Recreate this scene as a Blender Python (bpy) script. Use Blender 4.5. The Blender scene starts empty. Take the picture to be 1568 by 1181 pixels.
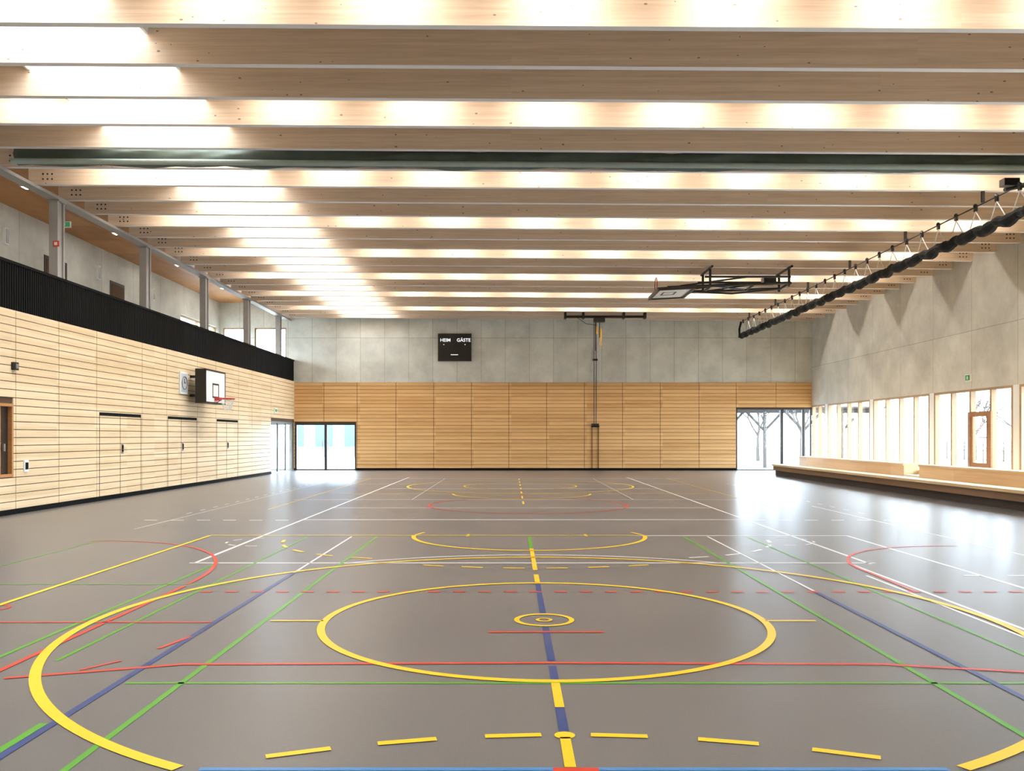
import bpy, math, random
from mathutils import Vector
random.seed(7)
S = bpy.context.scene
S.view_settings.view_transform = 'Standard'
S.view_settings.look = 'None'
EXPO = 0.28
S.view_settings.exposure = EXPO

# ------------------------------------------------------------------ materials
def lin(c):
    r = []
    for v in c:
        v /= 255.0
        r.append(v/12.92 if v <= .04045 else ((v+.055)/1.055)**2.4)
    return (*r, 1)

def newmat(name):
    m = bpy.data.materials.new(name); m.use_nodes = True
    nt = m.node_tree
    b = nt.nodes['Principled BSDF']
    return m, nt, b

def mat(name, rgb, rough=.5, metal=0, var=.06, scale=6, spec=.5):
    m, nt, b = newmat(name)
    tc = nt.nodes.new('ShaderNodeTexCoord')
    n = nt.nodes.new('ShaderNodeTexNoise'); n.inputs['Scale'].default_value = scale
    nt.links.new(tc.outputs['Object'], n.inputs['Vector'])
    r = nt.nodes.new('ShaderNodeValToRGB')
    c = lin(rgb)
    r.color_ramp.elements[0].color = (*[v*(1-var*2) for v in c[:3]], 1)
    r.color_ramp.elements[1].color = (*[min(1, v*(1+var*2)) for v in c[:3]], 1)
    nt.links.new(n.outputs['Fac'], r.inputs['Fac'])
    nt.links.new(r.outputs['Color'], b.inputs['Base Color'])
    b.inputs['Roughness'].default_value = rough
    b.inputs['Metallic'].default_value = metal
    b.inputs['Specular IOR Level'].default_value = spec
    return m

def emis(name, rgb, strength):
    m = bpy.data.materials.new(name); m.use_nodes = True
    nt = m.node_tree
    for n in list(nt.nodes):
        nt.nodes.remove(n)
    o = nt.nodes.new('ShaderNodeOutputMaterial'); e = nt.nodes.new('ShaderNodeEmission')
    e.inputs['Color'].default_value = (*rgb, 1); e.inputs['Strength'].default_value = strength
    nt.links.new(e.outputs[0], o.inputs[0])
    return m

def N(nt, t, **k):
    n = nt.nodes.new(t)
    for a, v in k.items():
        setattr(n, a, v)
    return n

def mathn(nt, op, a, b=None, c=None):
    n = nt.nodes.new('ShaderNodeMath'); n.operation = op
    for i, v in enumerate((a, b, c)):
        if v is None: continue
        if isinstance(v, (int, float)): n.inputs[i].default_value = v
        else: nt.links.new(v, n.inputs[i])
    return n.outputs[0]

def mixc(nt, fac, a, b, mode='MIX'):
    n = nt.nodes.new('ShaderNodeMix'); n.data_type = 'RGBA'; n.blend_type = mode
    if isinstance(fac, (int, float)): n.inputs[0].default_value = fac
    else: nt.links.new(fac, n.inputs[0])
    for i, v in ((6, a), (7, b)):
        if isinstance(v, tuple): n.inputs[i].default_value = v
        else: nt.links.new(v, n.inputs[i])
    return n.outputs[2]

def wood(name, rgbA, rgbB, axis, boardh=.165, panel=1.78, rough=.5, knots=0.0, vstep=.2):
    """axis = 'X' or 'Y' : direction of the grain"""
    m, nt, b = newmat(name)
    tc = N(nt, 'ShaderNodeTexCoord')
    sep = N(nt, 'ShaderNodeSeparateXYZ'); nt.links.new(tc.outputs['Object'], sep.inputs[0])
    u = sep.outputs[0] if axis == 'X' else sep.outputs[1]
    w = sep.outputs[1] if axis == 'X' else sep.outputs[0]
    zi = mathn(nt, 'FLOOR', mathn(nt, 'DIVIDE', sep.outputs[2], boardh))
    ui = mathn(nt, 'FLOOR', mathn(nt, 'DIVIDE', u, panel))
    cmb = N(nt, 'ShaderNodeCombineXYZ')
    nt.links.new(zi, cmb.inputs[0]); nt.links.new(ui, cmb.inputs[1])
    nt.links.new(mathn(nt, 'FLOOR', mathn(nt, 'MULTIPLY', w, .8)), cmb.inputs[2])
    wn = N(nt, 'ShaderNodeTexWhiteNoise'); nt.links.new(cmb.outputs[0], wn.inputs['Vector'])
    # grain
    c2 = N(nt, 'ShaderNodeCombineXYZ')
    nt.links.new(mathn(nt, 'MULTIPLY', u, 1.2), c2.inputs[0])
    nt.links.new(mathn(nt, 'MULTIPLY', sep.outputs[2], 38), c2.inputs[1])
    nt.links.new(mathn(nt, 'MULTIPLY', w, 3), c2.inputs[2])
    g = N(nt, 'ShaderNodeTexNoise'); g.inputs['Scale'].default_value = 1.0; g.inputs['Detail'].default_value = 4
    nt.links.new(c2.outputs[0], g.inputs['Vector'])
    f = mathn(nt, 'ADD', mathn(nt, 'MULTIPLY', g.outputs['Fac'], 1-vstep*1.5), mathn(nt, 'MULTIPLY', wn.outputs['Value'], vstep*1.8))
    ramp = N(nt, 'ShaderNodeValToRGB')
    ramp.color_ramp.elements[0].position = .25; ramp.color_ramp.elements[0].color = lin(rgbA)
    ramp.color_ramp.elements[1].position = .75; ramp.color_ramp.elements[1].color = lin(rgbB)
    nt.links.new(f, ramp.inputs['Fac'])
    col = ramp.outputs['Color']
    if knots:
        c3 = N(nt, 'ShaderNodeCombineXYZ')
        nt.links.new(mathn(nt, 'MULTIPLY', u, 5.0), c3.inputs[0])
        nt.links.new(mathn(nt, 'MULTIPLY', sep.outputs[2], 9), c3.inputs[1])
        nt.links.new(mathn(nt, 'MULTIPLY', w, 1.7), c3.inputs[2])
        v = N(nt, 'ShaderNodeTexVoronoi'); v.inputs['Scale'].default_value = 1.0
        nt.links.new(c3.outputs[0], v.inputs['Vector'])
        sc = N(nt, 'ShaderNodeSeparateColor'); nt.links.new(v.outputs['Color'], sc.inputs[0])
        rad = mathn(nt, 'MULTIPLY', mathn(nt, 'SUBTRACT', sc.outputs[0], .40), .24)
        k = mathn(nt, 'LESS_THAN', v.outputs['Distance'], rad)
        col = mixc(nt, mathn(nt, 'MULTIPLY', k, knots), col, lin((96, 66, 46)))
    nt.links.new(col, b.inputs['Base Color'])
    b.inputs['Roughness'].default_value = rough
    b.inputs['Specular IOR Level'].default_value = .3
    return m

def concrete(name, rgb, axis, step, zj, off=0.0):
    m, nt, b = newmat(name)
    tc = N(nt, 'ShaderNodeTexCoord')
    sep = N(nt, 'ShaderNodeSeparateXYZ'); nt.links.new(tc.outputs['Object'], sep.inputs[0])
    u = sep.outputs[0] if axis == 'X' else sep.outputs[1]
    n1 = N(nt, 'ShaderNodeTexNoise'); n1.inputs['Scale'].default_value = .9; n1.inputs['Detail'].default_value = 8
    n1.inputs['Roughness'].default_value = .65
    nt.links.new(tc.outputs['Object'], n1.inputs['Vector'])
    ramp = N(nt, 'ShaderNodeValToRGB')
    c = lin(rgb)
    ramp.color_ramp.elements[0].position = .3; ramp.color_ramp.elements[0].color = (*[v*.78 for v in c[:3]], 1)
    ramp.color_ramp.elements[1].position = .7; ramp.color_ramp.elements[1].color = (*[min(1, v*1.12) for v in c[:3]], 1)
    nt.links.new(n1.outputs['Fac'], ramp.inputs['Fac'])
    # panel tone
    ud = mathn(nt, 'DIVIDE', mathn(nt, 'ADD', u, off), step)
    ui = mathn(nt, 'FLOOR', ud)
    zgt = mathn(nt, 'GREATER_THAN', sep.outputs[2], zj)
    cm = N(nt, 'ShaderNodeCombineXYZ'); nt.links.new(ui, cm.inputs[0]); nt.links.new(zgt, cm.inputs[1])
    wn = N(nt, 'ShaderNodeTexWhiteNoise'); nt.links.new(cm.outputs[0], wn.inputs['Vector'])
    tone = mathn(nt, 'ADD', mathn(nt, 'MULTIPLY', wn.outputs['Value'], .12), .92)
    cc = N(nt, 'ShaderNodeCombineXYZ')
    for i in range(3): nt.links.new(tone, cc.inputs[i])
    col = mixc(nt, 1.0, ramp.outputs['Color'], cc.outputs[0], 'MULTIPLY')
    # joints
    fr = mathn(nt, 'FRACT', ud)
    j1 = mathn(nt, 'LESS_THAN', fr, .022/step)
    j2 = mathn(nt, 'LESS_THAN', mathn(nt, 'ABSOLUTE', mathn(nt, 'SUBTRACT', sep.outputs[2], zj)), .012)
    j = mathn(nt, 'MAXIMUM', j1, j2)
    col = mixc(nt, mathn(nt, 'MULTIPLY', j, .45), col, lin((110, 106, 98)))
    nt.links.new(col, b.inputs['Base Color'])
    b.inputs['Roughness'].default_value = .75
    b.inputs['Specular IOR Level'].default_value = .25
    bp = N(nt, 'ShaderNodeBump'); bp.inputs['Strength'].default_value = .15; bp.inputs['Distance'].default_value = .02
    nt.links.new(n1.outputs['Fac'], bp.inputs['Height']); nt.links.new(bp.outputs[0], b.inputs['Normal'])
    return m

def glassmat():
    m = bpy.data.materials.new('window_glass'); m.use_nodes = True
    nt = m.node_tree
    for n in list(nt.nodes): nt.nodes.remove(n)
    o = N(nt, 'ShaderNodeOutputMaterial'); mx = N(nt, 'ShaderNodeMixShader')
    t = N(nt, 'ShaderNodeBsdfTransparent'); t.inputs[0].default_value = (.93, .97, 1, 1)
    g = N(nt, 'ShaderNodeBsdfGlossy'); g.inputs['Roughness'].default_value = .02
    fr = N(nt, 'ShaderNodeFresnel'); fr.inputs[0].default_value = 1.35
    nt.links.new(mathn(nt, 'MULTIPLY', fr.outputs[0], .5), mx.inputs[0])
    nt.links.new(t.outputs[0], mx.inputs[1]); nt.links.new(g.outputs[0], mx.inputs[2])
    nt.links.new(mx.outputs[0], o.inputs[0])
    return m

M_beam = wood('glulam_spruce', (211, 186, 160), (234, 212, 189), 'X', boardh=.045, panel=6, rough=.5, knots=.7, vstep=.12)
M_beamu = mat('beam_underside_pale', (226, 224, 226), .5, var=.02)  # paler grey colour for the beam bottoms
M_slatX = wood('larch_slats_back', (202, 153, 95), (228, 184, 127), 'X', knots=0)
M_slatY = wood('ash_slats_side', (214, 184, 142), (234, 208, 170), 'Y', knots=0)
M_deck = wood('roof_deck_wood', (215, 195, 170), (232, 215, 192), 'X', boardh=.5, panel=2)
M_soffit = wood('gallery_soffit_wood', (165, 112, 64), (190, 136, 84), 'Y', boardh=.5, panel=2)
M_bench = wood('bench_wood', (214, 180, 134), (232, 204, 162), 'Y', boardh=.3, panel=2)
M_frame = wood('timber_frame', (150, 122, 92), (174, 146, 114), 'Y', boardh=5, panel=5)
M_concX = concrete('concrete_back', (214, 212, 201), 'X', 1.137, 6.24, .3)
M_concY = concrete('concrete_side', (210, 206, 195), 'Y', 2.45, 4.85, .2)
M_black = mat('black_trim', (12, 11, 11), .8, spec=.15)
M_blackmetal = mat('black_powdercoat', (26, 25, 25), .4)
M_darkback = mat('dark_felt_backing', (84, 58, 38), .9)
M_white = mat('white_paint', (232, 232, 228), .45, var=.02)
M_greymetal = mat('grey_steel', (150, 150, 150), .35, metal=.6)
M_col = mat('column_steel_paint', (158, 153, 148), .45, var=.03)
M_glass = glassmat()
M_doorframe = mat('anthracite_frame', (42, 38, 34), .4)
M_green = mat('sign_green', (20, 150, 85), .4)
M_red = mat('hoop_red', (206, 60, 40), .4)
M_yel = mat('hook_yellow', (225, 165, 40), .4)
M_curtain = mat('curtain_fabric', (94, 106, 98), .8, var=.16, scale=3)
M_curtain2 = mat('curtain_hem', (156, 170, 164), .7)
M_net = mat('net_black', (15, 14, 14), .9, var=.3, scale=30)
M_lamp = emis('led_warm', (1.0, .95, .87), 92)
M_sky = emis('skylight_diffuser', (.80, .91, 1.0), 13)
M_screen = mat('scoreboard_black', (12, 12, 13), .35)
M_text = emis('scoreboard_digits', (1, 1, 1), .9)

# ------------------------------------------------------------------ mesh builder
class MB:
    def __init__(s): s.v = []; s.f = []; s.m = []; s.mats = []
    def mi(s, m):
        if m not in s.mats: s.mats.append(m)
        return s.mats.index(m)
    def box(s, x0, x1, y0, y1, z0, z1, m):
        b = len(s.v); i = s.mi(m)
        s.v += [(x0,y0,z0),(x1,y0,z0),(x1,y1,z0),(x0,y1,z0),(x0,y0,z1),(x1,y0,z1),(x1,y1,z1),(x0,y1,z1)]
        for f in ((0,3,2,1),(4,5,6,7),(0,1,5,4),(1,2,6,5),(2,3,7,6),(3,0,4,7)):
            s.f.append(tuple(b+k for k in f)); s.m.append(i)
    def poly(s, pts, m):
        b = len(s.v); s.v += [tuple(p) for p in pts]
        s.f.append(tuple(range(b, b+len(pts)))); s.m.append(s.mi(m))
    def tube(s, pts, r, m, n=8):
        pts = [Vector(p) for p in pts]; b = len(s.v); i = s.mi(m)
        rs = r if isinstance(r, (list, tuple)) else [r]*len(pts)
        for k, p in enumerate(pts):
            d = (pts[min(k+1, len(pts)-1)] - pts[max(k-1, 0)]).normalized()
            a = Vector((0,0,1)) if abs(d.z) < .9 else Vector((1,0,0))
            u = d.cross(a).normalized(); w = d.cross(u).normalized()
            for j in range(n):
                t = 2*math.pi*j/n
                s.v.append(tuple(p + (u*math.cos(t) + w*math.sin(t))*rs[k]))
        for k in range(len(pts)-1):
            for j in range(n):
                s.f.append((b+k*n+j, b+k*n+(j+1)%n, b+(k+1)*n+(j+1)%n, b+(k+1)*n+j)); s.m.append(i)
        s.f.append(tuple(b+j for j in range(n))); s.m.append(i)
        s.f.append(tuple(b+(len(pts)-1)*n+j for j in reversed(range(n)))); s.m.append(i)
    def build(s, name, parent=None, smooth=False):
        me = bpy.data.meshes.new(name); me.from_pydata(s.v, [], s.f)
        for m in s.mats: me.materials.append(m)
        me.polygons.foreach_set('material_index', s.m)
        if smooth: me.polygons.foreach_set('use_smooth', [True]*len(s.f))
        me.update()
        o = bpy.data.objects.new(name, me); S.collection.objects.link(o)
        if parent: o.parent = parent
        return o

def empty(name, loc=(0,0,0)):
    o = bpy.data.objects.new(name, None); S.collection.objects.link(o); o.empty_display_size = .2
    return o

# ------------------------------------------------------------------ dimensions (metres)
XL, XR, YB, YF = -10.25, 14.15, 41.0, -4.0
XG = -13.75                    # gallery rear wall
WT = 4.14                      # timber cladding top
DECK = 1.25
def zb(x): return 7.075 - .0065*x

# ------------------------------------------------------------------ floor
m, nt, b = newmat('linoleum_sports_floor')
tc = N(nt, 'ShaderNodeTexCoord')
n1 = N(nt, 'ShaderNodeTexNoise'); n1.inputs['Scale'].default_value = 60; n1.inputs['Detail'].default_value = 3
n2 = N(nt, 'ShaderNodeTexNoise'); n2.inputs['Scale'].default_value = .35; n2.inputs['Detail'].default_value = 5
nt.links.new(tc.outputs['Object'], n1.inputs['Vector']); nt.links.new(tc.outputs['Object'], n2.inputs['Vector'])
f = mathn(nt, 'ADD', mathn(nt, 'MULTIPLY', n1.outputs['Fac'], .5), mathn(nt, 'MULTIPLY', n2.outputs['Fac'], .5))
r = N(nt, 'ShaderNodeValToRGB')
r.color_ramp.elements[0].position = .3; r.color_ramp.elements[0].color = lin((94, 94, 96))
r.color_ramp.elements[1].position = .7; r.color_ramp.elements[1].color = lin((109, 108, 110))
nt.links.new(f, r.inputs['Fac']); nt.links.new(r.outputs[0], b.inputs['Base Color'])
b.inputs['Roughness'].default_value = .31
M_floor = m
B = MB(); B.box(XG-.3, XR+.3, YF-.3, YB+.3, -.1, 0, M_floor); B.build('floor')

# ------------------------------------------------------------------ court markings
def paint(name, rgb):
    mm = mat(name, rgb, .35, var=.03); return mm
P = {'y': paint('line_yellow', (244, 200, 24)), 'b': paint('line_blue', (20, 58, 122)),
     'c': paint('line_light_blue', (60, 130, 192)), 'g': paint('line_green', (76, 156, 34)),
     'r': paint('line_red', (206, 52, 32)), 'w': paint('line_white', (232, 232, 232))}
ZL = {'w': .0012, 'g': .0018, 'c': .0024, 'b': .0030, 'r': .0036, 'y': .0042}
L = MB()
def seg(c, x0, y0, x1, y1, w=.05, dz=0):
    d = Vector((x1-x0, y1-y0)); n = Vector((-d.y, d.x)).normalized()*w/2; z = ZL[c]+dz
    L.poly([(x0-n.x, y0-n.y, z), (x1-n.x, y1-n.y, z), (x1+n.x, y1+n.y, z), (x0+n.x, y0+n.y, z)], P[c])
def dash(c, x0, y0, x1, y1, on, off, w=.05):
    d = Vector((x1-x0, y1-y0)); ln = d.length; d.normalize(); t = 0
    while t < ln:
        e = min(t+on, ln); seg(c, x0+d.x*t, y0+d.y*t, x0+d.x*e, y0+d.y*e, w); t += on+off
def arc(c, cx, cy, r, a0=0, a1=360, w=.05, n=96, onoff=None, ry=None):
    ry = ry or r
    for k in range(n):
        if onoff and (k % (onoff[0]+onoff[1])) >= onoff[0]: continue
        t0 = math.radians(a0+(a1-a0)*k/n); t1 = math.radians(a0+(a1-a0)*(k+1)/n)
        q = []
        for t, s_ in ((t0, -1), (t0, 1), (t1, 1), (t1, -1)):
            q.append((cx+(r+s_*w/2)*math.cos(t), cy+(ry+s_*w/2)*math.sin(t), ZL[c]))
        L.poly(q, P[c])
CX = .285
# centre circle set
arc('y', CX, 7.58, 1.9, w=.066, n=128)
arc('y', CX, 7.6, 3.9, -61, 241, w=.072, n=160)
arc('y', CX, 7.58, .24, w=.045, n=48)
arc('y', CX, 7.58, .06, w=.03, n=24)
seg('y', -2.09, 7.54, -1.63, 7.54, .045); seg('y', 2.2, 7.54, 2.64, 7.54, .045)
seg('r', -.19, 7.11, .757, 7.11, .045)
seg('c', -1.5, 4.18, .22, 4.18, .04); seg('c', .37, 4.18, 2.1, 4.18, .04); seg('r', .2, 4.17, .42, 4.17, .05)
# centre line in coloured pieces
for c, a, bb in (('y', 4.2, 4.62), ('b', 4.70, 5.13), ('y', 5.13, 5.64), ('b', 5.72, 6.06), ('b', 6.2, 6.95), ('b', 6.95, 7.33),
                ('b', 7.83, 9.4), ('y', 9.48, 10.06), ('y', 10.4, 12.4), ('g', 12.45, 13.85)):
    seg(c, CX, a, CX, bb, .056)
arc('y', CX, 4.65, .028, w=.056, n=24)
t = 20.5
for k in range(7):
    seg('y', CX, t, CX, t+.9, .045); t += 1.9
# yellow dashed arcs
for sgn, y0 in ((-1, 4.66), (1, 10.54)):
    for xc in (-1.36, -.83, -.275, .29, .85, 1.40):
        x0, x1 = CX+xc-.15, CX+xc+.15
        if sgn > 0: x0, x1 = CX+xc*.92-.13, CX+xc*.92+.13
        seg('y', x0, y0+sgn*.14*(x0-CX)**2, x1, y0+sgn*.14*(x1-CX)**2, .055)
# lateral lines
seg('g', -2.5, 5.64, 3.35, 5.64, .035)
seg('r', -2.3, 6.10, CX, 6.14, .045); seg('r', CX, 6.14, 2.6, 6.10, .045)
seg('r', 2.6, 6.10, 3.5, 5.9, .045); seg('r', -2.3, 6.10, -3.35, 5.75, .045)
dash('r', -3.2, 8.95, 5.4, 8.95, .13, .13, .06)
seg('w', -4.07, 11.0, 4.6, 11.0, .06)
arc('w', CX, 7.7, 4.05, 55, 125, w=.045, n=60)
seg('y', -4.85, 14.03, 2.0, 14.03, .055); seg('w', 2.0, 14.03, 5.4, 14.03, .055)
seg('w', -4.0, 16.7, 4.5, 16.7, .08); dash('w', -7, 16.6, -4.1, 16.6, .25, .25, .07); dash('w', 4.6, 16.6, 7.6, 16.6, .25, .25, .07)
seg('g', -6.3, 9.4, -2.9, 9.4, .03); seg('r', -4.4, 7.48, -2.57, 7.48, .035)
for y_, x0, x1, c in ((19.5, -4, 4.5, 'w'), (22, -5.5, 6, 'w'), (24.2, -4.8, 5.4, 'y'), (26.6, -4, 4.5, 'w'), (29.2, -5.5, 6, 'w'), (33, -6, 6.5, 'w')):
    seg(c, x0, y_, x1, y_, .06)
# longitudinal lines
seg('w', -4.0, 11.0, -4.0, 34, .05); seg('w', 4.5, 10.9, 4.5, 34, .05)
seg('b', -2.55, 3, -2.55, 10.2, .05); seg('w', -2.55, 9.9, -2.55, 13.9, .03)
seg('b', 3.13, 3, 3.13, 9.0, .05); seg('w', 3.13, 8.8, 3.13, 13.9, .03)
seg('g', -2.14, 3, -2.14, 13.85, .042); seg('g', 2.74, 3, 2.74, 13.85, .042)
seg('g', -2.605, 3, -2.605, 4.85, .05)
seg('g', -3.71, 3, -3.71, 11, .04); seg('g', -3.24, 6.2, -3.24, 13.85, .035)
seg('w', 4.25, 3, 4.25, 11, .045); seg('w', 4.08, 3, 4.08, 10, .035); seg('g', 3.75, 6.2, 3.75, 13.85, .035)
seg('y', -4.85, 3, -4.85, 14.03, .055); seg('w', 5.4, 3, 5.4, 14.03, .05)
seg('g', -6.3, 6, -6.3, 13.6, .03); seg('w', 6.9, 5, 6.9, 20, .035); seg('w', -6.5, 15, -6.5, 33, .02)
seg('r', -3.49, 3, -3.49, 9.3, .045); seg('r', 4.16, 9.0, 4.2, 10.2, .04)
arc('r', -6.2, 9.4, 2.7, 0, 95, w=.045, n=40, ry=3.9)
arc('r', 6.3, 10.4, 2.1, 85, 185, w=.045, n=40, ry=2.3)
arc('r', -4.85, 8.1, .16, w=.03, n=20)
dash('w', 5.2, 10, 9, 10, .2, .3, .05); dash('w', 5.5, 8.3, 9, 8.3, .2, .3, .05)
# semicircle at the free throw line, dashed arcs
arc('y', CX, 14.03, 1.85, 180, 360, w=.07, n=64)
seg('y', -1.57, 14.03, -1.45, 14.5, .05); seg('y', 2.13, 14.03, 2.0, 14.5, .05)
for xx in (-.7, 1.2): seg('y', xx, 13.9, xx, 14.2, .05)
arc('y', -1.2, 13.6, 2.3, 185, 262, w=.055, n=30, onoff=(3, 3))
arc('w', 1.75, 13.6, 2.2, 355, 278, w=.055, n=30, onoff=(3, 3))
arc('w', -3.8, 13.2, .5, 100, 300, w=.035, n=20, onoff=(2, 2))
arc('w', 4.1, 13.3, .5, 80, -120, w=.035, n=20, onoff=(2, 2))
# far markings
arc('r', CX+.1, 20.3, 2.3, w=.06, n=80)
arc('y', CX, 24.2, 1.9, 180, 360, w=.07, n=64)
arc('y', CX, 28, 3.6, w=.07, n=96)
arc('y', CX, 28, 1.8, w=.06, n=64)
for s_ in (-1, 1):
    seg('w', CX+s_*2.8, 22, CX+s_*2.8, 33, .018)
    seg('y', CX+s_*5.6, 19, CX+s_*5.6, 33, .03)
    dash('w', CX+s_*7, 18, CX+s_*7, 30, .3, .5, .03)
# short red strokes on the left
seg('r', -2.66, 6.55, -2.56, 6.95, .035); seg('r', -2.95, 5.95, -2.78, 6.2, .03)
L.build('court_markings')

# ------------------------------------------------------------------ walls
def slats(B, mt, axis, plane, edges, z0, z1, holes=(), sgn=1, pitch=.165, gap=.016, th=.03):
    """boards proud of 'plane'; edges = panel seams along axis"""
    n = int(round((z1-z0)/pitch)); p = (z1-z0)/n
    for a, b_ in zip(edges[:-1], edges[1:]):
        for k in range(n):
            za, zc = z0+k*p+gap/2, z0+(k+1)*p-gap/2
            iv = [(a+.010, b_-.010)]
            for (h0, h1, hz0, hz1) in holes:
                if zc > hz0+.01 and za < hz1-.01:
                    nv = []
                    for (s0, s1) in iv:
                        if h1 <= s0 or h0 >= s1: nv.append((s0, s1)); continue
                        if h0 > s0: nv.append((s0, h0))
                        if h1 < s1: nv.append((h1, s1))
                    iv = nv
            for (s0, s1) in iv:
                if axis == 'X': B.box(s0, s1, min(plane, plane+sgn*th), max(plane, plane+sgn*th), za, zc, mt)
                else: B.box(min(plane, plane+sgn*th), max(plane, plane+sgn*th), s0, s1, za, zc, mt)

# back wall -----------------------------------
B = MB()
T = .35
B.box(XG-.3, XL-.0, YB, YB+T, 0, 5.0, M_concX)
B.box(XL, -10.2, YB, YB+T, 0, WT, M_darkback)
B.box(-10.2, -7.3, YB, YB+T, 2.22, WT, M_darkback)
B.box(-7.3, 10.58, YB, YB+T, 0, WT, M_darkback)
B.box(10.58, XR, YB, YB+T, 2.92, WT, M_darkback)
B.box(XL, XR+.35, YB, YB+T, WT, 8.45, M_concX)
B.box(XG-.3, XL, YB, YB+T, 6.72, 8.45, M_concX)
B.box(XG-.3, -13.6, YB, YB+T, 5.0, 6.72, M_concX); B.box(-12.4, -12.1, YB, YB+T, 5, 6.72, M_concX); B.box(-10.6, XL, YB, YB+T, 5, 6.72, M_concX)
edges = [XL] + [(-8.83), (-7.26), -5.44, -3.66, -1.88, -.12, 1.66, 3.44, 5.23, 7.01, 8.83, 10.58, 12.46, XR]
slats(B, M_slatX, 'X', YB, edges, .1, WT, [(-10.2, -7.3, 0, 2.24), (10.58, 14.2, 0, 2.94)], sgn=-1)
B.build('wall_back')
B = MB(); B.box(-7.3, 10.58, YB-.045, YB, 0, .11, M_black); B.build('baseboard_back')

# glazed doors -------------------------------
def glazed(name, axis, plane, a, b_, z0, z1, splits, fr=M_doorframe, w=.07, d=.1, rails=(), handle=True):
    B = MB()
    def bx(u0, u1, z_0, z_1, m, dd=d, off=0):
        if axis == 'X': B.box(u0, u1, plane-dd/2+off, plane+dd/2+off, z_0, z_1, m)
        else: B.box(plane-dd/2+off, plane+dd/2+off, u0, u1, z_0, z_1, m)
    bx(a, a+w, z0, z1, fr); bx(b_-w, b_, z0, z1, fr); bx(a+w, b_-w, z1-w, z1, fr); bx(a+w, b_-w, z0, z0+w*.7, fr)
    for s_ in splits: bx(s_-w*.7, s_+w*.7, z0+w*.7, z1-w, fr)
    for r_ in rails: bx(a+w, b_-w, r_-w/2, r_+w/2, fr, d*.8)
    bx(a+w, b_-w, z0+w*.7, z1-w, M_glass, .012)
    if handle:
        for s_ in splits:
            for q in (-.13, .13):
                bx(s_+q-.015, s_+q+.015, z0+.9, z0+1.4, M_greymetal, .03, -.09 if axis == 'X' else .09)
                bx(s_+q-.01, s_+q+.01, z0+1.0, z0+1.03, M_greymetal, .1, -.05 if axis == 'X' else .05)
    return B.build(name)
glazed('door_1', 'X', YB+.06, -10.2, -7.3, 0, 2.22, [-8.75], w=.085)
glazed('door_2', 'Y', XL-.04, 37.0, 41.0, 0, 2.26, [38.3, 39.65], fr=mat('alu_frame', (96, 92, 86), .4), w=.08, d=.06, handle=False)
glazed('door_3', 'X', YB+.06, 10.58, 12.75, 0, 2.92, [], handle=False)
glazed('window_1', 'X', YB+.06, 12.75, XR-.01, 0, 2.92, [13.75], handle=False)
glazed('window_2', 'X', YB+.1, -13.6, -12.4, 5.0, 6.72, [], fr=M_frame, handle=False)
glazed('window_3', 'X', YB+.1, -12.1, -10.6, 5.0, 6.72, [], fr=M_frame, handle=False)

# left wall -----------------------------------
B = MB()
B.box(XL-.3, XL, YF, 15.8, 0, 4.2, M_darkback)
B.box(XL-.3, XL, 15.8, 17.86, 0, .77, M_darkback); B.box(XL-.3, XL, 15.8, 17.86, 2.27, 4.2, M_darkback)
B.box(XL-.3, XL, 17.86, 37, 0, 4.2, M_darkback); B.box(XL-.3, XL, 37, YB, 2.26, 4.2, M_darkback)
edL = [YF, -1.6, .2, 2.8, 4.5, 7.1, 8.9, 11.5, 13.3, 15.6, 17.95, 19.66, 21.45, 24.1, 25.8, 28.35, 30.1, 32.6, 34.3, 37.0, YB]
slats(B, M_slatY, 'Y', XL, edL, .1, 4.2, [(15.8, 17.86, .77, 2.27), (37, 41.1, 0, 2.27)], sgn=1)
B.build('wall_left')
B = MB(); B.box(XL, XL+.045, YF, 37, 0, .11, M_black); B.build('baseboard_left')
# regie window niche; dark pane colour stands in for the dark interior
B = MB()
B.box(XL-.09, XL-.05, 15.8, 17.86, .77, 2.27, mat('dark_interior_pane', (46, 38, 30), .25))
for z0, z1 in ((.77, .83), (2.21, 2.27)): B.box(XL-.05, XL+.035, 15.8, 17.86, z0, z1, M_soffit)
for y0 in (15.8, 17.80): B.box(XL-.05, XL+.035, y0, y0+.06, .83, 2.21, M_soffit)
B.box(XL-.05, XL-.02, 17.45, 17.5, .83, 2.21, M_soffit); B.box(XL-.02, XL+.02, 17.55, 17.6, 1.3, 1.45, M_greymetal)
B.build('window_4')
# storage doors : ventilation slots, leaf edges, handles
for k, (y0, y1, yh) in enumerate(((21.6, 24.0, 22.8), (25.9, 28.25, 27.0), (30.2, 32.5, 31.3))):
    B = MB(); x = XL+.03
    B.box(x, x+.012, y0, y1, 2.12, 2.20, M_black)
    B.box(x, x+.004, y0-.02, y0, .1, 2.2, M_darkback); B.box(x, x+.004, y1, y1+.02, .1, 2.2, M_darkback)
    B.box(x, x+.004, yh-.07, yh-.055, .1, 2.12, M_darkback)
    B.box(x, x+.015, yh, yh+.1, 1.15, 1.42, M_greymetal)
    B.box(x+.015, x+.03, yh+.02, yh+.08, 1.2, 1.37, M_black)
    B.box(x+.03, x+.05, yh+.03, yh+.07, 1.25, 1.28, M_greymetal)
    B.build('door_%d' % (k+4))
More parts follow.
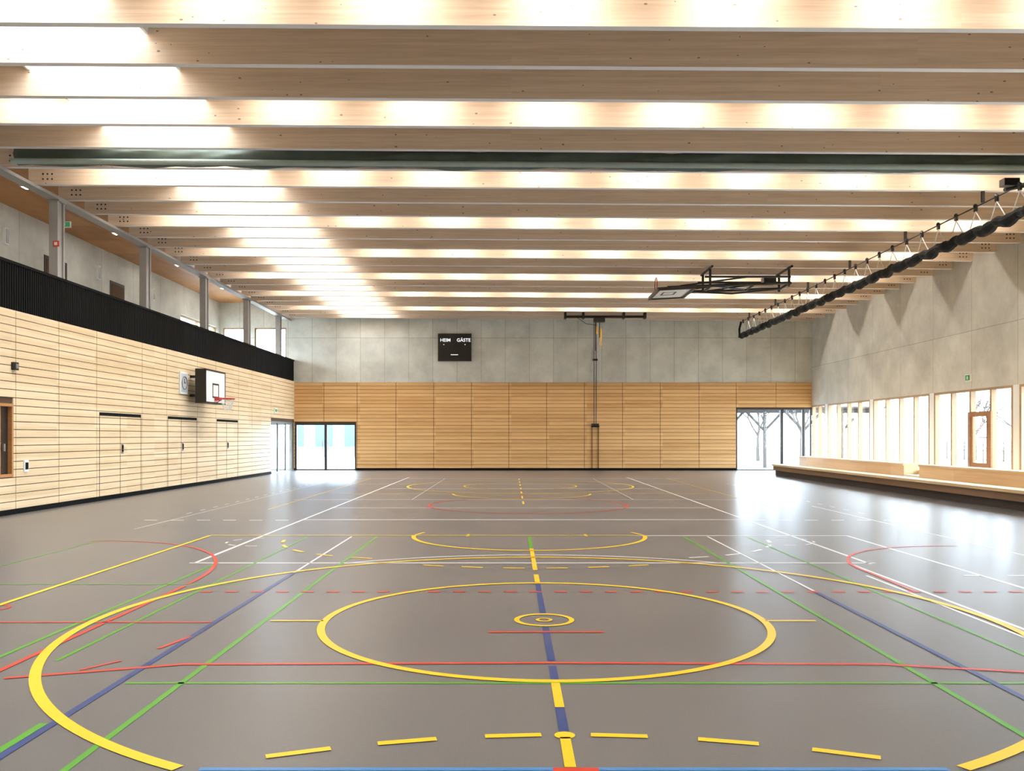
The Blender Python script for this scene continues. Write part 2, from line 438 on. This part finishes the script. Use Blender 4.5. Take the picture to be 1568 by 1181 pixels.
# little wall devices
def wallbox(name, y, z, w, h, m1, m2=None, d=.03):
    B = MB(); x = XL+.03
    B.box(x, x+d, y-w/2, y+w/2, z-h/2, z+h/2, m1)
    if m2: B.box(x+d, x+d+.012, y-w*.3, y+w*.3, z-h*.3, z+h*.3, m2)
    return B.build(name)
wallbox('control_panel', 18.3, .98, .16, .24, M_white, M_black)
wallbox('loudspeaker_box', 17.85, 3.04, .14, .16, M_blackmetal, M_greymetal, .08)
wallbox('exit_sign', 37.7, 2.72, .45, .2, M_white, M_green, .03)
# clock panel
B = MB(); x = XL+.03
B.box(x, x+.05, 26.75, 27.35, 2.92, 3.6, M_white)
B.box(x+.05, x+.055, 26.8, 27.3, 2.97, 3.55, mat('clock_grey', (190, 192, 190), .5))
ring = [(x+.07, 27.05+.2*math.cos(a*math.pi/12), 3.26+.2*math.sin(a*math.pi/12)) for a in range(25)]
B.tube(ring, .012, M_greymetal, 6)
B.box(x+.056, x+.066, 27.04, 27.06, 3.26, 3.4, M_black); B.box(x+.056, x+.066, 27.05, 27.15, 3.25, 3.27, M_black)
B.build('wall_clock')

# gallery -------------------------------------
B = MB(); B.box(XG, XL-.0, YF, YB, 4.05, 4.2, M_concX)
B.build('gallery_floor')
B = MB()
B.box(XG-.3, XG, YF, 36.2, 0, 8.45, M_concY)
B.box(XG-.3, XG, 36.2, YB, 6.7, 8.45, M_concY); B.box(XG-.3, XG, 40.7, YB, 0, 6.7, M_concY); B.box(XG-.3, XG, 36.2, 40.7, 2.6, 5.1, M_concY)
for y0, y1 in ((25.6, 26.9), (29.8, 30.9)):
    B.box(XG, XG+.02, y0, y1, 4.2, 6.95, M_doorframe); B.box(XG+.02, XG+.03, y0+.1, y1-.1, 4.2, 6.85, M_darkback)
B.build('wall_gallery')
glazed('window_5', 'Y', XG-.15, 36.2, 40.7, 5.1, 6.7, [38.4], fr=M_frame, handle=False)
B = MB(); B.box(XG, -10.7, YF, YB, 7.9, 8.0, M_soffit); B.box(-10.75, -10.7, YF, YB, 8.0, 8.4, M_soffit)
B.build('ceiling_gallery')
# small downlights added to brighten the gallery
for yy in range(2, 40, 5):
    B = MB(); B.box(-12.35, -12.05, yy-.15, yy+.15, 7.88, 7.9, M_white)
    B.poly([(-12.32, yy-.12, 7.878), (-12.32, yy+.12, 7.878), (-12.08, yy+.12, 7.878), (-12.08, yy-.12, 7.878)], M_lamp)
    B.build('gallery_fill_light')
# slatted black parapet
B = MB()
y = YF
while y < YB-.05:
    B.box(XL-.02, XL+.012, y, y+.06, 4.2, 5.14, M_black); y += .085
B.box(XL-.03, XL+.035, YF, YB, 5.14, 5.2, M_black); B.box(XL-.03, XL-.02, YF, YB, 4.21, 5.14, M_black)
B.build('gallery_railing')
# columns, left
cols = [5.5, 10.3, 15.15, 19.95, 24.8, 29.6, 34.4, 39.1]
for yc in cols:
    B = MB()
    B.box(-10.6, -10.4, yc, yc+.06, 4.2, 7.02, M_col); B.box(-10.6, -10.4, yc+.26, yc+.32, 4.2, 7.02, M_col)
    B.box(-10.56, -10.44, yc+.06, yc+.26, 4.2, 7.02, M_col)
    B.box(-10.66, -10.36, yc-.04, yc+.36, 4.2, 4.23, M_col); B.box(-10.64, -10.36, yc-.02, yc+.34, 7.0, 7.03, M_col)
    B.build('steel_column')
B = MB(); B.box(-10.62, -10.36, YF, YB, 7.03, 7.1, M_col); B.build('trim_1')
# gallery signs / lights
B = MB(); B.box(-12.15, -11.85, 23.4, 23.44, 7.22, 7.38, M_white); B.box(-12.13, -11.87, 23.385, 23.4, 7.235, 7.365, M_green)
B.box(-12.07, -11.99, 23.38, 23.385, 7.26, 7.34, M_white); B.tube([(-12, 23.42, 7.38), (-12, 23.42, 7.9)], .012, M_greymetal); B.build('exit_sign')
B = MB(); B.box(-10.5, -10.36, 19.93, 19.95, 5.95, 6.08, M_red); B.box(-10.47, -10.4, 19.925, 19.93, 5.98, 6.05, M_white); B.build('fire_extinguisher_sign')
for yy in (23.5, 28.8, 33.2):
    B = MB(); B.box(XG, XG+.09, yy, yy+.16, 6.8, 7.25, M_white); B.box(XG+.09, XG+.1, yy+.02, yy+.14, 6.83, 7.22, M_greymetal); B.build('wall_lamp')

# right wall ----------------------------------
B = MB()
B.box(XR, XR+.4, YF, YB+.35, 3.05, 8.45, M_concY)
B.box(XR, XR+.4, YF, YB+.35, 0, .58, M_concY)
piers = [4.8, 9.7, 14.6, 19.5, 24.4, 29.3, 34.2, 39.1]
B.box(XR, XR+.4, YF, 1.0, .58, 3.05, M_concY)
for yc in piers: B.box(XR, XR+.4, yc-.15, yc+.15, .58, 3.05, M_white)
B.build('wall_right')
ed = [1.0]+piers+[YB]
wn = 6
for a, b_ in zip(ed[:-1], ed[1:]):
    a2, b2 = (a+.15 if a != 1.0 else a), (b_-.15 if b_ != YB else b_)
    B = MB(); n = 4 if (b2-a2) > 3 else 2
    w = .05
    B.box(XR+.0, XR+.2, a2, b2, 2.98, 3.05, M_frame); B.box(XR+.0, XR+.38, a2, b2, .58, .64, M_frame)
    for k in range(n+1):
        yy = a2+(b2-a2)*k/n
        y0 = min(max(yy-w, a2), b2-2*w)
        B.box(XR+.0, XR+.15, y0, y0+2*w, .64, 2.98, M_frame)
        if 0 < k: 
            yy0 = a2+(b2-a2)*(k-1)/n
            B.box(XR+.12, XR+.132, yy0+w, yy-w, .64, 2.98, M_glass)
    B.build('window_%d' % wn); wn += 1
# timber escape door in the window band
M_door = wood('oak_door', (140, 96, 60), (166, 120, 78), 'Y', boardh=5, panel=5)
B = MB()
B.box(XR-.05, XR+.0, 25.6, 25.75, .58, 2.35, M_door); B.box(XR-.05, XR+.0, 26.75, 26.9, .58, 2.35, M_door)
B.box(XR-.05, XR+.0, 25.75, 26.75, 2.2, 2.35, M_door); B.box(XR-.04, XR+.0, 25.87, 26.63, .64, .8, M_door)
B.box(XR-.04, XR+.0, 25.75, 25.87, .64, 2.2, M_door); B.box(XR-.04, XR+.0, 26.63, 26.75, .64, 2.2, M_door)
B.box(XR-.1, XR-.08, 25.8, 26.2, 1.55, 1.58, M_greymetal); B.box(XR-.1, XR-.04, 25.8, 25.83, 1.55, 1.58, M_greymetal)
B.build('door_7')
B = MB(); B.box(XR-.05, XR, 26.75, 27.05, 3.3, 3.52, M_white); B.box(XR-.06, XR-.05, 26.78, 27.02, 3.33, 3.49, M_green)
B.box(XR-.065, XR-.06, 26.86, 26.94, 3.36, 3.46, M_white); B.build('exit_sign')

# seating tribune on the right ------------------
B = MB()
M_dk = mat('bench_base_board', (62, 50, 42), .7)  # dark recessed base of the lower bench
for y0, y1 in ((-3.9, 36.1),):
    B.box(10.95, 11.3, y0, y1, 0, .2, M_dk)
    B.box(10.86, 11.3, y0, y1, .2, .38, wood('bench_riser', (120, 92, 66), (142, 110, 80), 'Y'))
    B.box(10.8, 11.3, y0, y1, .38, .45, M_bench)
    B.box(11.3, 12.2, y0, y1, 0, .30, M_bench)
for y0, y1 in ((-3.9, 26.05), (27.05, 36.9)):
    B.box(12.2, 12.65, y0, y1, 0, .70, M_bench); B.box(12.17, 12.68, y0, y1, .70, .76, M_bench)
B.box(12.65, XR-.01, -3.9, 36.9, 0, .55, M_bench)
B.box(12.2, 12.65, 26.05, 27.05, 0, .42, M_white)
B.build('spectator_bench')

# wall behind the camera
B = MB(); B.box(XG-.3, XR+.4, YF-.3, YF, 0, 8.45, M_concX); B.build('wall_front')

# ------------------------------------------------------------------ roof
B = MB()
def slab(B, x0, x1, y0, y1, h0, h1, m, mu=None):
    b = len(B.v)
    B.v += [(x0,y0,zb(x0)+h0),(x1,y0,zb(x1)+h0),(x1,y1,zb(x1)+h0),(x0,y1,zb(x0)+h0),
            (x0,y0,zb(x0)+h1),(x1,y0,zb(x1)+h1),(x1,y1,zb(x1)+h1),(x0,y1,zb(x0)+h1)]
    for i, f in enumerate(((0,3,2,1),(4,5,6,7),(0,1,5,4),(1,2,6,5),(2,3,7,6),(3,0,4,7))):
        B.f.append(tuple(b+k for k in f)); B.m.append(B.mi(mu if (mu and i == 0) else m))
slab(B, XG-.3, XR+.4, YF-.3, YB+.35, DECK, DECK+.2, M_deck)
B.build('ceiling')
ks = list(range(-12, 24))
for k in ks:
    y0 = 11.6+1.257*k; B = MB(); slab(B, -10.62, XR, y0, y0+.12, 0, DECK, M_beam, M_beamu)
    for i in range(3):
        for j in range(2):
            for xe in (-10.3, 13.75):
                x = xe+i*.1; z = zb(x)+.12+j*.11
                B.tube([(x, y0-.008, z), (x, y0, z)], .02, M_blackmetal, 8)
    B.build('roof_beam')
# luminaires in every third bay, skylight shafts in every bay
for k in ks:
    y0 = 11.6+1.257*k
    if k % 3 == 0 and k > -12:
        B = MB()
        for n in range(-4, 6):
            if n == -3: continue
            xc = .65+2.26*n - (.15 if n == -4 else 0); zz = zb(xc)+.62; ym = y0-.56
            B.box(xc-.58, xc+.58, ym-.05, ym+.05, zz, zz+.06, M_white)
            B.poly([(xc-.55, ym-.045, zz-.002), (xc-.55, ym+.045, zz-.002), (xc+.55, ym+.045, zz-.002), (xc+.55, ym-.045, zz-.002)], M_lamp)
            for q in (-.4, .4): B.box(xc+q-.006, xc+q+.006, ym-.006, ym+.006, zz+.06, zz+.62, M_greymetal)
        B.build('linear_ceiling_light')
    if y0 > 0:
        B = MB(); z = zb(-6.6)+DECK-.05; ya, yb_ = y0-1.12, y0-.01
        B.poly([(-7.8, ya, z), (-7.8, yb_, z), (-5.4, yb_, z), (-5.4, ya, z)], M_sky)
        for xs in (-7.84, -5.40): B.box(xs, xs+.04, ya, yb_, zb(-6.6)+.42, z, M_white)
        B.build('skylight')

# ------------------------------------------------------------------ hanging things
# gathered dividing curtain
def curtain():
    B = MB(); nx, prof = 260, 16
    x0, x1 = -9.8, 13.9
    ids = []
    for i in range(nx+1):
        x = x0+(x1-x0)*i/nx
        sag = .035*math.sin(x*1.3)+.02*math.sin(x*3.1+1)
        row = []
        for j in range(prof):
            a = 2*math.pi*j/prof
            ry = .19+.03*math.sin(x*2.2+a*2)+.02*math.sin(x*6+a*5); rz = .17+.02*math.sin(x*1.7+a*3)+.018*math.sin(x*5+a*4)
            row.append(len(B.v)); B.v.append((x, 17.3+ry*math.cos(a), zb(x)+.02+sag*.4+rz*math.sin(a)))
        ids.append(row)
    mi = B.mi(M_curtain)
    for i in range(nx):
        for j in range(prof):
            B.f.append((ids[i][j], ids[i+1][j], ids[i+1][(j+1) % prof], ids[i][(j+1) % prof])); B.m.append(mi)
    B.f.append(tuple(ids[0])); B.m.append(mi); B.f.append(tuple(reversed(ids[-1]))); B.m.append(mi)
    B.tube([(x0+(x1-x0)*i/60, 17.06, zb(x0+(x1-x0)*i/60)-.14) for i in range(61)], .055, M_curtain2, 10)
    B.build('dividing_curtain', smooth=True)
curtain()

# gathered ball net with cable
B = MB(); X = 10.4
B.tube([(X, 11.0, 6.72), (X, 39.6, 6.78)], .015, M_blackmetal, 6)
pts = []; rs = []; y = 11.0
while y < 39.4:
    ph = (y-11)/.85
    pts.append((X+.02*math.sin(y*5), y, 6.20-.07*abs(math.sin(math.pi*ph))+.01*math.sin(y*13)))
    rs.append(.095+.04*abs(math.sin(math.pi*ph))+.01*math.sin(y*17)); y += .085
B.tube(pts, rs, M_net, 10)
for k in range(34):
    y = 11.0+.85*k
    if y > 39.4: break
    zt = 6.72+.06*(y-11)/28.6
    B.tube([(X, y-.05, zt), (X, y, zt+.02), (X, y+.05, zt)], [.03, .055, .03], M_blackmetal, 8)
    B.box(X-.025, X+.025, y-.04, y+.04, zt-.1, zt-.02, M_blackmetal)
    for q in (-.3, .3): B.tube([(X, y, zt-.1), (X+.02, y+q, 6.25)], .011, M_white, 5)
for yk in range(0, 23, 3):
    y = 11.66+1.257*yk
    B.box(X-.03, X+.03, y-.03, y+.03, 6.76, zb(X)-.001, M_blackmetal)
B.box(X-.2, X+.12, 18.0, 18.2, 6.8, 6.95, M_blackmetal); B.tube([(X-.2, 18, 6.7), (X+.3, 18.1, 6.82)], .04, M_blackmetal)
B.tube([(X, 39.4, 6.78), (X, 39.7, 6.5), (X-.05, 39.5, 6.1)], .05, M_net)
B.build('ball_stop_net')

# ceiling mounted basketball unit, folded up
root = empty('ceiling_basketball_hoop')
B = MB(); bm = M_blackmetal
for yy in (27.9, 28.95):
    B.tube([(5.0, yy, 6.38), (8.95, yy, 6.52)], .045, bm); B.tube([(6.2, yy, 6.72), (8.95, yy, 6.72)], .035, bm)
    B.tube([(5.4, yy, 6.42), (7.6, yy, 6.72)], .03, bm)
for xx, zz in ((5.2, 6.38), (6.4, 6.42), (7.8, 6.48), (8.95, 6.52)): B.tube([(xx, 27.9, zz), (xx, 28.95, zz)], .04, bm)
for xx in (6.37, 8.9):
    for yy in (27.9, 28.95): B.tube([(xx, yy, 6.4), (xx, yy, zb(xx)+.0)], .04, bm)
    B.tube([(xx, 27.6, 7.0), (xx, 29.2, 7.0)], .04, bm)
B.tube([(7.8, 27.9, 6.48), (6.4, 28.95, 6.42)], .025, bm); B.tube([(6.4, 27.9, 6.42), (7.8, 28.95, 6.48)], .025, bm)
B.box(8.2, 8.6, 28.25, 28.6, 6.56, 6.78, bm)
B.tube([(6.0, 28.4, 6.32), (7.2, 28.4, 6.26), (8.8, 28.4, 6.42)], .03, bm)
B.build('folding_frame', root)
B = MB()
c = Vector((5.2, 28.42, 6.27))
def bd(u0, u1, y0, y1, t0, t1, m):
    s_ = .05
    base = len(B.v)
    for (u, yy, t_) in ((u0,y0,t0),(u1,y0,t0),(u1,y1,t0),(u0,y1,t0),(u0,y0,t1),(u1,y0,t1),(u1,y1,t1),(u0,y1,t1)):
        B.v.append((c.x+u, c.y+yy, c.z+u*s_+t_))
    for f in ((0,3,2,1),(4,5,6,7),(0,1,5,4),(1,2,6,5),(2,3,7,6),(3,0,4,7)):
        B.f.append(tuple(base+k for k in f)); B.m.append(B.mi(m))
bd(-.5, .55, -.9, .9, 0, .03, M_white)
for u0, u1, y0, y1 in ((-.58, -.5, -.98, .98), (.55, .63, -.98, .98), (-.5, .55, -.98, -.9), (-.5, .55, .9, .98)): bd(u0, u1, y0, y1, -.04, .06, bm)
for u0, u1, y0, y1 in ((-.3, -.25, -.3, .3), (.1, .15, -.3, .3), (-.25, .1, -.3, -.25), (-.25, .1, .25, .3)): bd(u0, u1, y0, y1, -.006, 0, bm)
B.build('backboard', root)
B = MB(); 
B.tube([(4.72, 28.42+.225*math.cos(a*math.pi/12), 6.55+.225*math.sin(a*math.pi/12)) for a in range(25)], .016, M_red, 8)
B.box(4.7, 4.78, 28.3, 28.54, 6.26, 6.36, M_red)
B.build('rim', root)

# gymnastics ring / bar hoist near the back wall
B = MB()
Yh = 38.7
B.tube([(2.4, Yh, 6.92), (5.95, Yh, 6.92)], .06, bm); B.tube([(2.6, Yh+.25, 6.98), (5.8, Yh+.25, 6.98)], .03, bm)
for xx in (2.4, 3.2, 5.0, 5.95): B.box(xx-.05, xx+.05, Yh-.06, Yh+.3, 6.84, 7.12, bm)
B.box(3.65, 4.15, Yh-.15, Yh+.2, 6.68, 6.86, bm)
B.tube([(3.75, Yh, 6.7), (3.75, Yh, 5.4)], .025, bm); B.tube([(3.92, Yh, 6.7), (3.92, Yh, 6.0)], .02, bm)
for xx, za, zc in ((3.80, 6.5, 6.15), (3.98, 6.4, 5.8)):
    B.tube([(xx, Yh, za), (xx, Yh, zc)], .035, M_yel)
B.tube([(3.98+.07*math.cos(a*math.pi/8), Yh, 5.72+.09*math.sin(a*math.pi/8)) for a in range(17)], .015, M_yel, 6)
B.tube([(2.9, Yh, 6.9), (3.3, Yh, 6.62), (3.75, Yh, 6.55)], .012, bm)
B.build('gymnastic_ring_hoist')
B = MB()
for xx in (3.88, 3.98): B.tube([(xx, 40.85, 7.05), (xx, 40.85, 2.1)], .018, bm, 6)
B.box(3.82, 4.04, 40.78, 40.92, 5.15, 5.24, bm); B.box(3.78, 4.1, 40.76, 40.95, 2.08, 2.2, bm)
B.tube([(3.75, 40.85, 2.06), (4.13, 40.85, 2.06)], .03, bm)
for xx in (3.8, 4.1): B.box(xx-.008, xx+.008, 40.9, 40.965, .1, 2.1, M_darkback)
B.build('hoist_cable_guide')

# scoreboard
root = empty('scoreboard')
B = MB(); B.box(-3.45, -1.88, YB-.12, YB-.001, 5.14, 6.43, M_screen)
for z0, z1 in ((5.14, 5.17), (6.40, 6.43)): B.box(-3.45, -1.88, YB-.135, YB-.12, z0, z1, M_blackmetal)
B.box(-2.85, -2.5, YB-.125, YB-.12, 5.42, 5.45, M_text)
B.box(-3.2, -3.15, YB-.125, YB-.12, 5.9, 5.93, M_text); B.box(-2.2, -2.15, YB-.125, YB-.12, 5.9, 5.93, M_text)
B.build('cabinet', root)
for txt, x in (('HEIM', -3.1), ('GÄSTE', -2.24)):
    cu = bpy.data.curves.new('lettering', 'FONT'); cu.body = txt; cu.size = .22; cu.align_x = 'CENTER'; cu.extrude = .003
    cu.offset = .003
    o = bpy.data.objects.new('lettering', cu); S.collection.objects.link(o); o.parent = root
    o.location = (x, YB-.125, 6.05); o.rotation_euler = (math.pi/2, 0, 0); cu.materials.append(M_text)

# wall mounted basketball hoop on the left wall
root = empty('wall_basketball_hoop')
B = MB(); y0, y1 = 27.3, 29.1
B.box(-9.62, -9.58, y0, y1, 2.68, 3.70, M_white)
for a_, b__, c_, d_ in ((y0, y1, 2.65, 2.70), (y0, y1, 3.68, 3.73)): B.box(-9.63, -9.57, a_, b__, c_, d_, bm)
for a_ in (y0-.04, y1-.01): B.box(-9.63, -9.57, a_, a_+.05, 2.65, 3.73, bm)
for a_, b__, c_, d_ in ((27.9, 28.5, 3.26, 3.31), (27.9, 28.5, 2.84, 2.89), (27.9, 27.95, 2.89, 3.26), (28.45, 28.5, 2.89, 3.26)): B.box(-9.58, -9.574, a_, b__, c_, d_, bm)
B.build('backboard', root)
B = MB()
B.box(-9.92, -9.63, y0, y0+.08, 2.65, 3.73, bm); B.box(-9.92, -9.63, y1-.08, y1, 2.65, 3.73, bm)
B.box(-9.92, -9.63, y0+.08, y1-.08, 3.65, 3.73, bm); B.box(-9.92, -9.63, y0+.08, y1-.08, 2.65, 2.73, bm); B.box(-9.92, -9.9, y0+.08, y1-.08, 2.73, 3.65, bm)
for yy in (27.7, 28.7):
    for zz in (2.9, 3.5): B.box(-10.22, -9.92, yy-.04, yy+.04, zz-.04, zz+.04, bm)
B.build('mounting_frame', root)
B = MB()
B.tube([(-9.2+.225*math.cos(a*math.pi/12), 28.2+.225*math.sin(a*math.pi/12), 2.82) for a in range(25)], .022, M_red, 8)
B.box(-9.58, -9.42, 28.08, 28.32, 2.76, 2.86, M_red)
B.tube([(-9.5, 28.1, 2.7), (-9.3, 28.05, 2.8)], .015, M_red)
B.build('rim', root)
B = MB()
for i in range(12):
    a0 = i*math.pi/6
    for sg in (1, -1):
        p = [(-9.2+(.22-.03*j)*math.cos(a0+sg*(j % 2)*math.pi/12), 28.2+(.22-.03*j)*math.sin(a0+sg*(j % 2)*math.pi/12), 2.81-.09*j) for j in range(5)]
        B.tube(p, .006, M_white, 4)
B.build('net', root)

# ------------------------------------------------------------------ outside
M_ground = mat('paving', (170, 170, 166), .8); M_bark = mat('bark', (50, 44, 40), .9)
B = MB(); B.box(-90, 90, -40, 140, -.2, -.11, M_ground); B.build('ground')
def tree(x, y, h):
    B = MB()
    def br(p, d, ln, r, dep):
        q = p+d*ln; mid = p+d*ln*.5+Vector((random.uniform(-1,1), random.uniform(-1,1), 0))*ln*.05
        B.tube([p, mid, q], [r, r*.85, r*.65], M_bark, 5)
        if dep == 0: return
        for _ in range(3 if dep > 1 else 4):
            nd = (d+Vector((random.uniform(-.8,.8), random.uniform(-.8,.8), random.uniform(-.1,.5)))).normalized()
            br(q, nd, ln*random.uniform(.6,.8), r*.6, dep-1)
    br(Vector((x, y, -.11)), Vector((0,0,1)), h*.22, h*.018, 4)
    B.build('bare_tree')
for x, y, h in ((17, 60, 8), (22, 66, 9), (34, 46, 7), (36, 36, 7), (33, 62, 8), (40, 56, 8), (-9, 66, 8), (32, 54, 7)): tree(x, y, h)
B = MB(); M_tim = mat('weathered_timber', (52, 46, 42), .8)
for x in (9.5, 11.6, 13.7, 15.8, 17.9): 
    B.box(x-.08, x+.08, 47, 47.16, -.11, 3.0, M_tim)
    B.tube([(x, 47.1, 1.9), (x+1.0, 47.1, 2.95)], .08, M_tim, 6); B.tube([(x, 47.1, 1.9), (x-1.0, 47.1, 2.95)], .08, M_tim, 6)
B.box(8, 20, 46.95, 47.25, 2.85, 3.1, M_tim); B.box(8, 20, 46.5, 53, 3.1, 3.2, M_tim)
B.build('timber_shelter')
B = MB(); M_fac = mat('render_facade', (92, 106, 118), .8); M_pane = mat('facade_window', (34, 54, 74), .2)
B.box(-34, -4, 72, 80, -.11, 7, M_fac)
for i in range(12):
    for z in (.8, 4): B.box(-33+i*2.4, -31.6+i*2.4, 71.95, 72, z, z+1.8, M_pane)
B.build('neighbour_building')
B = MB()
y = 0
while y < 58:
    B.box(26, 26.06, y, y+.06, -.11, 1.3, M_tim); y += 2
for z in (.3, .8, 1.25): B.box(26, 26.04, 0, 58, z, z+.04, M_tim)
B.build('garden_fence')

# ------------------------------------------------------------------ world, portals, camera
W = bpy.data.worlds.new('overcast_sky'); S.world = W; W.use_nodes = True
bg = W.node_tree.nodes['Background']
bg.inputs[0].default_value = (.82, .92, 1, 1); bg.inputs[1].default_value = 20
def portal(name, loc, rot, sx, sy):
    l = bpy.data.lights.new(name, 'AREA'); l.shape = 'RECTANGLE'; l.size = sx; l.size_y = sy
    l.cycles.is_portal = True
    o = bpy.data.objects.new(name, l); S.collection.objects.link(o); o.location = loc; o.rotation_euler = rot
portal('sky_portal', (XR+.42, 21, 1.8), (0, math.radians(90), 0), 2.5, 40)
portal('sky_portal', (12.3, YB+.4, 1.45), (math.radians(-90), 0, 0), 3.5, 2.9)
portal('sky_portal', (-8.75, YB+.4, 1.1), (math.radians(-90), 0, 0), 2.9, 2.2)

cam = bpy.data.cameras.new('camera'); co = bpy.data.objects.new('camera', cam); S.collection.objects.link(co)
co.location = (0, 0, 1.6); co.rotation_euler = (math.radians(90), 0, 0)
cam.sensor_width = 36; cam.lens = 30.6; cam.shift_y = .0497; cam.shift_x = .0006
cam.clip_start = .05; cam.clip_end = 500
S.camera = co
